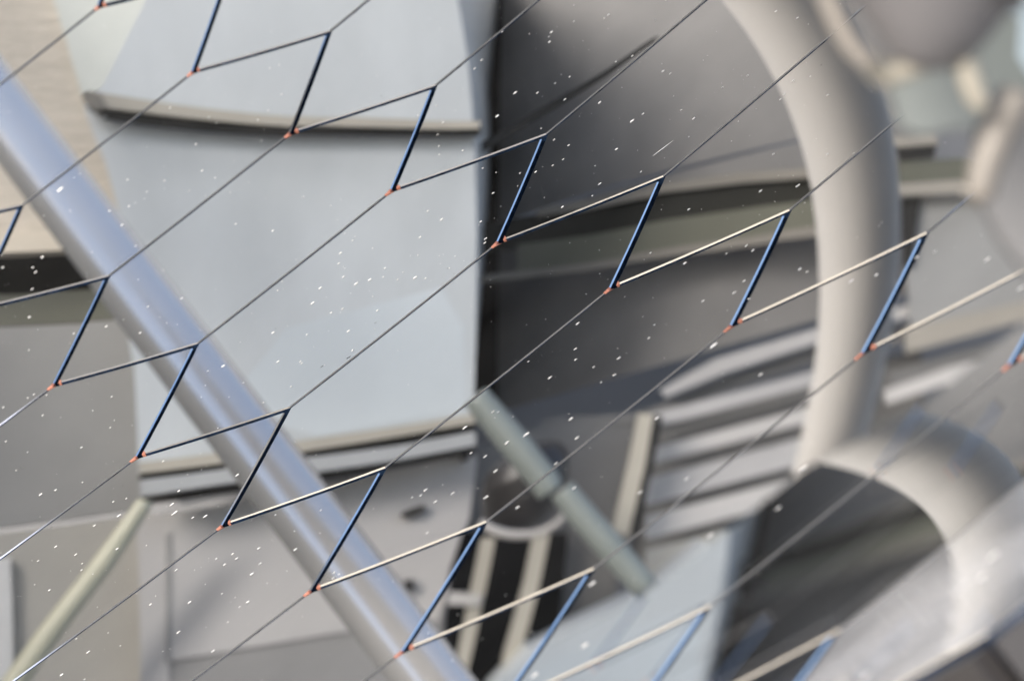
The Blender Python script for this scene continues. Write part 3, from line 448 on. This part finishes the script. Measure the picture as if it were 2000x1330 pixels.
def polar(az, d, z):
    a = math.radians(az)
    return (VERTEX[0] + d * math.sin(a), VERTEX[1] + d * math.cos(a), z)
slab_thing('added_bevel_wall', 'unseen cream wall added far left of the mirror for the bevels to reflect', 'wall',  # out of view, set facing the sun so bevels reflect cream
           [(-30, 4.2, 0), (-10.3, 4.2, 0), (-10.3, 4.2, 8.2), (-30, 4.2, 8.2)], (0, .3, 0), 'cream_wall')
slab_thing('added_dark_wall', 'unseen dark grey wall added beside the cream wall to darken bevel reflections', 'wall',  # out of view, added so the upper left bevels reflect dark
           [(-10.29, 4.3, 0), (-4.4, 4.6, 0), (-4.4, 4.6, 8.2), (-10.29, 4.3, 8.2)], (0, .3, 0), 'roof_grey')
slab_thing('added_tube_wall', 'unseen cream wall added left of the truss tubes to reflect in the bent tube', 'wall',  # out of view, added as a cream reflection for the bent tube
           [(-9.3, 4.9, 0), (-6.3, 13.2, 0), (-6.3, 13.2, 7.6), (-9.3, 4.9, 7.6)], (-.3, 0, 0), 'cream_wall')
slab_thing('added_bevel_panel', 'unseen pale panel added above the left of the mirror for the bevels to reflect', 'roof',  # out of view, added as a pale reflector for the long bevels
           [(-3.7, -7.5, 9.6), (-1.0, -7.5, 9.6), (-1.0, 4.4, 9.6), (-3.7, 4.4, 9.6)], (0, 0, .2), 'white_paint')
# dark inside of the dome roof over the far half, an open band of sky below its rim
bm = bmesh.new()
grid = []
NA, NE_ = 30, 10
for a in range(NA + 1):
    az = math.radians(-74 + 179 * a / NA)
    col = []
    for k in range(NE_ + 1):
        rim = 47 - 25 * min(1, max(0, (-math.degrees(az) - 22) / 8))
        el = math.radians(rim + (87 - rim) * k / NE_)
        col.append([bm.verts.new((rr * math.cos(el) * math.sin(az), rr * math.cos(el) * math.cos(az), rr * math.sin(el))) for rr in (13.0, 13.25)])
    grid.append(col)
for a in range(NA):
    for k in range(NE_):
        for s in (0, 1):
            bm.faces.new((grid[a][k][s], grid[a + 1][k][s], grid[a + 1][k + 1][s], grid[a][k + 1][s]))
    for k in (0, NE_):
        bm.faces.new((grid[a][k][0], grid[a + 1][k][0], grid[a + 1][k][1], grid[a][k][1]))
for a in (0, NA):
    for k in range(NE_):
        bm.faces.new((grid[a][k][0], grid[a][k + 1][0], grid[a][k + 1][1], grid[a][k][1]))
bmesh.ops.recalc_face_normals(bm, faces=bm.faces)
tag(link_mesh('dome_roof', bm, 'roof_grey', loc=(VERTEX[0], VERTEX[1], VERTEX[2])), 'dark grey curved dome roof over the far half of the mirror', 'roof')

# ------------------------------------------------------------------ mirror
R3 = Matrix(MIRROR_ROT)
S = 0.577
VX = Vector(VERTEX)
def e(deg):
    return Vector((math.cos(math.radians(deg)), math.sin(math.radians(deg))))
E1, E2, E3 = e(90), e(-30), e(210)
SC = Vector(SPHERE_C)
def on_sphere(p2, depth=0.0):
    """flat tile coordinates (m) -> world point on the spherical mirror, `depth` below its surface"""
    r = p2.length
    if r < 1e-9:
        q = Vector((0, 0, 0))
    else:
        th = r / RADIUS
        rr = math.sin(th) * RADIUS
        q = Vector((p2.x / r * rr, p2.y / r * rr, RADIUS * (1 - math.cos(th))))
    w = VX + R3 @ q
    return w + (w - SC).normalized() * depth

def tile_centre(i, j):
    return ((i - 2.5) * (E2 - E1) + (j - .5) * (E3 - E1) + E2) * S

LABELS = {
    (-3, 1): 'mirror segment in the extreme top left corner, reflecting beige cloth',
    (-2, 0): 'mirror segment cut by the top edge, a thin sliver near the top left',
    (-2, 1): 'mirror segment near top left reflecting beige wall and the blue side of a tube',
    (-1, 0): 'mirror segment at the top edge reflecting plain pale blue panel above beige rail',
    (-1, 1): 'mirror segment reflecting the left end of the thin beige rail',
    (-1, 2): 'mirror segment at the left edge reflecting a dark slot and an olive band',
    (0, 0): 'mirror segment at the top reflecting where pale blue panel meets black recess',
    (0, 1): 'mirror segment reflecting the middle of the beige rail and the pale blue panel below it',
    (0, 2): 'mirror segment at the left edge reflecting plain dark grey panel and a thin horizontal seam',
    (1, 0): 'mirror segment at the top reflecting dark grey panel crossed by a thin black scratch line',
    (1, 1): 'mirror segment in the centre reflecting pale blue panel right of the big tube',
    (1, 2): 'mirror segment at lower left reflecting the slanted olive green pipe',
    (2, 0): 'mirror segment at the top reflecting smooth grey panel beside the bent cream tube',
    (2, 1): 'mirror segment in the centre reflecting the blackest part of the recess',
    (2, 2): 'mirror segment at lower left reflecting the upper half of the grey cabinet door',
    (3, 0): 'mirror segment at the upper right reflecting the top of the bent cream tube',
    (3, 1): 'mirror segment reflecting the olive beam, a dark drum and the middle grey panel',
    (3, 2): 'mirror segment at the bottom reflecting the cabinet base under the big blue edged tube',
    (4, -1): 'mirror segment hidden behind the blurred grey housing at the top right',
    (4, 0): 'mirror segment at the right behind the blurred bracket and curved rod',
    (4, 1): 'mirror segment reflecting the straight middle of the bent tube and grey stripes left of it',
    (4, 2): 'mirror segment at the bottom reflecting black recess between two posts',
    (5, 0): 'mirror segment at the right edge reflecting the grey panel with a cream line',
    (5, 1): 'mirror segment at right reflecting the foot of the bent tube and the siding strips',
    (5, 2): 'mirror segment at the bottom edge reflecting the pale blue box',
    (6, 0): 'mirror segment touching the right edge of the picture below the curved rod',
    (6, 1): 'mirror segment at lower right reflecting the curved tube over the black duct',
    (6, 2): 'blurred mirror segment at the bottom edge, last one before the milky segment',
    (7, 1): 'milky hazy mirror segment at the lower right rim of the array',
}
for i in range(-3, 8):                                     # the full array: 91 hexagons, eleven rows across
    for j in range(-4, 7):
        if -2 <= i + j <= 8:
            LABELS.setdefault((i, j), 'mirror segment of the array lying outside the picture')

GAP, CH = 0.0090, 0.0025
AP = S * math.sqrt(3) / 2
def ring_pts(scale):
    dirs = [E1, -E3, E2, -E1, E3, -E2]           # clockwise seen from the front
    return [d * S * scale for d in dirs]

mirror_group = 'hexagonal mirror segments of the array'
centres = {}
rng = random.Random(3)
for (i, j) in LABELS:
    centres[(i, j)] = tile_centre(i, j)
# flecks go to the nearest tile
Rinv = R3.transposed()
fl = {k: [] for k in centres}
for fx, fy, fz, fr, fk in FLECKS:
    q = Rinv @ (Vector((fx, fy, fz)) - VX)
    rr = math.hypot(q.x, q.y)
    a = math.asin(rr / RADIUS) * RADIUS / max(rr, 1e-9)
    p = Vector((q.x * a, q.y * a))
    k = min(centres, key=lambda c: (centres[c] - p).length)
    fl[k].append((p, fr * .0006, int(fk)))

for key, c in centres.items():
    base = on_sphere(c)
    label = LABELS[key]
    root = thing('mirror_segment', label, 'mirror', base, mirror_group)
    nrm = (SC - base).normalized()
    # tiny alignment error of each segment
    amp = .0003
    tilt = Matrix.Rotation(rng.uniform(-amp, amp), 3, 'X') @ Matrix.Rotation(rng.uniform(-amp, amp), 3, 'Y')
    def loc3(p2, depth=0.0):
        return tilt @ (on_sphere(p2, depth) - base)
    s_top = (AP - GAP - CH) / AP
    s_side = (AP - GAP) / AP
    # --- polished face: a fine triangular grid on the sphere with its exact normals
    bm = bmesh.new()
    N = 10
    vid = {}
    corners = ring_pts(s_top)
    def gv(sec, a, b):
        p = corners[sec] * (a / N) + (corners[(sec + 1) % 6] * (b / N))
        kk = (round(p.x, 6), round(p.y, 6))
        if kk not in vid:
            vid[kk] = bm.verts.new(loc3(c + p))
        return vid[kk]
    for sec in range(6):
        for a in range(N):
            for b in range(N - a):
                bm.faces.new((gv(sec, a, b), gv(sec, a, b + 1), gv(sec, a + 1, b)))
                if a + b < N - 1:
                    bm.faces.new((gv(sec, a + 1, b), gv(sec, a, b + 1), gv(sec, a + 1, b + 1)))
    bm.normal_update()
    for f in bm.faces:
        f.smooth = True
        if f.normal.dot(nrm) < 0:
            f.normal_flip()
    nmain = len(bm.verts)
    # --- flecks of worn coating and settled dust, lying on the face
    flecks = list(fl[key])
    for _ in range(60):
        while True:
            p = Vector((rng.uniform(-S, S), rng.uniform(-S, S)))
            if all(p.dot(Vector((math.cos(math.radians(60 * q)), math.sin(math.radians(60 * q))))) < AP * .96 for q in range(6)):
                break
        flecks.append((c + p, rng.choice([.0005, .0006, .0007, .0009, .0013]), 0 if rng.random() < .93 else 2))
    for p, r, fk in flecks:
        pts = []
        n = 9
        ph = rng.uniform(0, 6.28)
        for q in range(n):
            a = 2 * math.pi * q / n + ph
            rr = r * rng.uniform(.7, 1.25) * (1 if fk == 0 else (1 + .9 * math.cos(a * 2) if fk == 2 else 1))
            d = Vector((math.cos(a) * rr, math.sin(a) * rr))
            if fk == 1:
                d = Vector((d.x * 3.0 - d.y * .3, d.y * .25 + d.x * .9))
            pts.append(bm.verts.new(loc3(p + d, -.0006)))
        f = bm.faces.new(pts)
        f.normal_update()
        if f.normal.dot(nrm) < 0:
            f.normal_flip()
        f.material_index = 2 if fk == 2 else 1
    face = link_mesh('mirror_face', bm, ['mirror_hazy' if key == (7, 1) else 'mirror', 'fleck_white', 'fleck_dark'], root)
    cl = tilt @ (SC - base)
    face.data.normals_split_custom_set_from_vertices([(cl - v.co).normalized() for v in face.data.vertices])
    # --- glass blank: bevel, side and back
    bm = bmesh.new()
    lv = []
    for sc_, dp in ((s_top, 0.0), (s_side, CH), (s_side, .055)):
        rp_ = ring_pts(sc_)
        ring = []
        for q in range(6):
            for t in range(8):
                ring.append(bm.verts.new(loc3(c + rp_[q].lerp(rp_[(q + 1) % 6], t / 8), dp)))
        lv.append(ring)
    n = len(lv[0])
    for a in range(2):
        for q in range(n):
            f = bm.faces.new((lv[a][q], lv[a][(q + 1) % n], lv[a + 1][(q + 1) % n], lv[a + 1][q]))
            f.material_index = a
    bm.faces.new(lv[2]).material_index = 1
    bmesh.ops.recalc_face_normals(bm, faces=bm.faces)
    # open on top where the face lies: make sure the sides look outwards
    cc = tilt @ (on_sphere(c, .03) - base)
    for f in bm.faces:
        if f.normal.dot(f.calc_center_median() - cc) < 0:
            f.normal_flip()
    link_mesh('glass_blank', bm, ['bevel', 'glass_side'], root)
    # --- red paint marks on three alternate corners
    dirs = [E1, -E3, E2, -E1, E3, -E2]
    for q in (0, 2, 4):
        corner = dirs[q]; pa = dirs[(q - 1) % 6] ; pb = dirs[(q + 1) % 6]
        top = corner * S * s_top; sid = corner * S * s_side
        ea = (pa - corner).normalized(); eb = (pb - corner).normalized()
        bm = bmesh.new()
        la, lb = rng.uniform(.008, .014), rng.uniform(.008, .015)
        out_a = (corner + pa).normalized() * .0004; out_b = (corner + pb).normalized() * .0004
        t0 = bm.verts.new(loc3(c + top, -.0005)); ta = bm.verts.new(loc3(c + top + ea * la, -.0005)); tb = bm.verts.new(loc3(c + top + eb * lb, -.0005))
        tm = bm.verts.new(loc3(c + top + (ea * la + eb * lb) * .42, -.0005))
        s0 = bm.verts.new(loc3(c + sid + out_a + out_b, CH - .0003)); sa = bm.verts.new(loc3(c + sid + ea * la + out_a, CH - .0003)); sb = bm.verts.new(loc3(c + sid + eb * lb + out_b, CH - .0003))
        d0 = bm.verts.new(loc3(c + sid + out_a + out_b, .012)); da = bm.verts.new(loc3(c + sid + ea * la * .9 + out_a, .011)); db = bm.verts.new(loc3(c + sid + eb * lb * .9 + out_b, .012))
        for fs in ((t0, tb, tm), (t0, tm, ta), (t0, ta, sa, s0), (t0, s0, sb, tb), (s0, sa, da, d0), (s0, d0, db, sb)):
            bm.faces.new(fs)
        bmesh.ops.recalc_face_normals(bm, faces=bm.faces)
        link_mesh('corner_paint_mark', bm, 'red_paint', root)

# dark steel mirror cell carrying the segments
cell = thing('mirror_cell', 'black steel support frame under the hexagonal mirror segments', 'support frame', on_sphere(Vector((0, 0)), .5))
o0 = Vector(cell.location)
bm = bmesh.new()
for k, c in centres.items():
    ring = [bm.verts.new(on_sphere(c + p, .28) - o0) for p in ring_pts(.995)]
    low = [bm.verts.new(on_sphere(c + p, .34) - o0) for p in ring_pts(.995)]
    bm.faces.new(ring[::-1]); bm.faces.new(low)
    for q in range(6):
        bm.faces.new((ring[q], ring[(q + 1) % 6], low[(q + 1) % 6], low[q]))
link_mesh('support_deck', bm, 'steel_dark', cell)
for k, c in centres.items():
    bm = tube_bm([on_sphere(c, .056), on_sphere(c, .16), on_sphere(c, .279)], [.05, .035, .05], o0, 12, 2)
    link_mesh('support_post', bm, 'steel_dark', cell)

bm = bmesh.new()
keys = set(LABELS)
for k, c in centres.items():
    rp_ = ring_pts(1.0)
    for q in range(6):
        out = (rp_[q] + rp_[(q + 1) % 6])
        if any((centres[o] - (c + out)).length < .1 for o in keys):
            continue
        nrm2 = out.normalized()
        a, b = rp_[q] + c + nrm2 * .004, rp_[(q + 1) % 6] + c + nrm2 * .004
        f8 = [bm.verts.new(on_sphere(p + nrm2 * x, d) - o0) for x, d in ((0, .010), (.03, .010), (.03, .33), (0, .33)) for p in (a, b)]
        for fs in ((0, 1, 3, 2), (2, 3, 5, 4), (4, 5, 7, 6), (6, 7, 1, 0), (0, 2, 4, 6), (1, 7, 5, 3)):
            bm.faces.new([f8[i] for i in fs])
bmesh.ops.recalc_face_normals(bm, faces=bm.faces)
link_mesh('rim_band', bm, 'steel_dark', cell)

# ------------------------------------------------------------------ dome wall facing the mirror
wall = thing('dome_wall', 'panelled grey, beige and pale blue dome wall reflected across the mirror segments', 'wall', wpt((0, 0, 0)))
cabinet = thing('cabinet', 'light grey cabinet with dark handle reflected below the big blue edged tube', 'cabinet', wpt((0, -1, .3)))
box = thing('equipment_box', 'pale blue box reflected at the bottom centre beside the black duct', 'box', wpt((1, -1.4, .9)))
OWN = {'cabinet_door': cabinet, 'cabinet_base': cabinet, 'cabinet_groove': cabinet, 'cabinet_handle': cabinet, 'cabinet_knob': cabinet,
       'blue_box': box}
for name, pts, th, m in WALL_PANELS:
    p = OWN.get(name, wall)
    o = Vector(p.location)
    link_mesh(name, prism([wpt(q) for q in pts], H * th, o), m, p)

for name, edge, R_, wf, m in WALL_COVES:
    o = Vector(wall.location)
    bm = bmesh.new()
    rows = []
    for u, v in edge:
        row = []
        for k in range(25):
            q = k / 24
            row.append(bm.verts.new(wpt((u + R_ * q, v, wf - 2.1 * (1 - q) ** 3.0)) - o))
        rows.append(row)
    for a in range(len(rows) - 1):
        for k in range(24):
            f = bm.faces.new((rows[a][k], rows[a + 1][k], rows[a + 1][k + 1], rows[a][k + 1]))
            f.material_index = 1 if k < 3 else 0  # deep left strips coloured near black to imitate shade in the recess
    link_mesh(name, bm, [m, 'recess_shade_black'], wall, smooth=True)

TL = {'truss_tube': ('big pale truss tube with a blue sky sheen, reflected diagonally from upper left to bottom', 'tube'),
      'bent_tube': ('thick truss tube seen bent in the mirror, cream left side and dark blue right side', 'tube'),
      'green_pipe': ('slim olive green pipe slanting at the lower left', 'pipe'),
      'drum': ('dark round drum where the slim grey green pipe crosses', 'drum')}
seen = set(); drum_root = None
for name, pts, rad, m in WALL_TUBES:
    P = [wpt(q) for q in pts]
    o = P[0].copy()
    if name == 'drum_rim':
        link_mesh(name, tube_bm(P, rad, Vector(drum_root.location)), m, drum_root, smooth=True)
        continue
    ob = link_mesh(name, tube_bm(P, rad, o), m, loc=o, smooth=True)
    lab, cat = TL[name]
    if name == 'green_pipe' and 'upper' in seen:
        lab = 'lower grey green pipe running from the dark drum down to the pale blue box'
    elif name == 'green_pipe' and name in seen:
        lab = 'upper grey green pipe slanting from the panel corner into the dark drum'
        seen.add('upper')
    seen.add(name)
    tag(ob, lab, cat)
    if name == 'drum':
        drum_root = ob

# ------------------------------------------------------------------ bracket standing between lens and mirror
br = thing('tube_bracket', 'blurred grey housing with cream bracket and curved rod at the top right', 'bracket', Vector(FRONT_PLATES[0][1][0]))
view_back = Vector((0, math.cos(PITCH), -math.sin(PITCH)))
for name, pts, th, m in FRONT_PLATES:
    if name == 'platform':
        o = Vector(pts[0])
        tag(link_mesh('platform', prism([Vector(q) for q in pts], view_back * th, o), m, loc=o), 'dark brown platform below the lower right rim of the mirror', 'platform')
        continue
    if name in ('sky_panel', 'dark_frame'):
        o = Vector(pts[0])
        ob = link_mesh('backing_panel' if name == 'sky_panel' else 'dark_truss_plate', prism([Vector(q) for q in pts], view_back * th, o), m, loc=o)
        tag(ob, 'blurred pale blue panel in the extreme top right corner' if name == 'sky_panel' else 'blurred dark green plate behind the cream bracket at top right', 'panel' if name == 'sky_panel' else 'plate')
        continue
    link_mesh(name, prism([Vector(q) for q in pts], view_back * th, Vector(br.location)), m, br)
for name, pts, rad, m in FRONT_RODS:
    link_mesh(name, tube_bm([Vector(q) for q in pts], rad, Vector(br.location), 20), m, br, smooth=True)
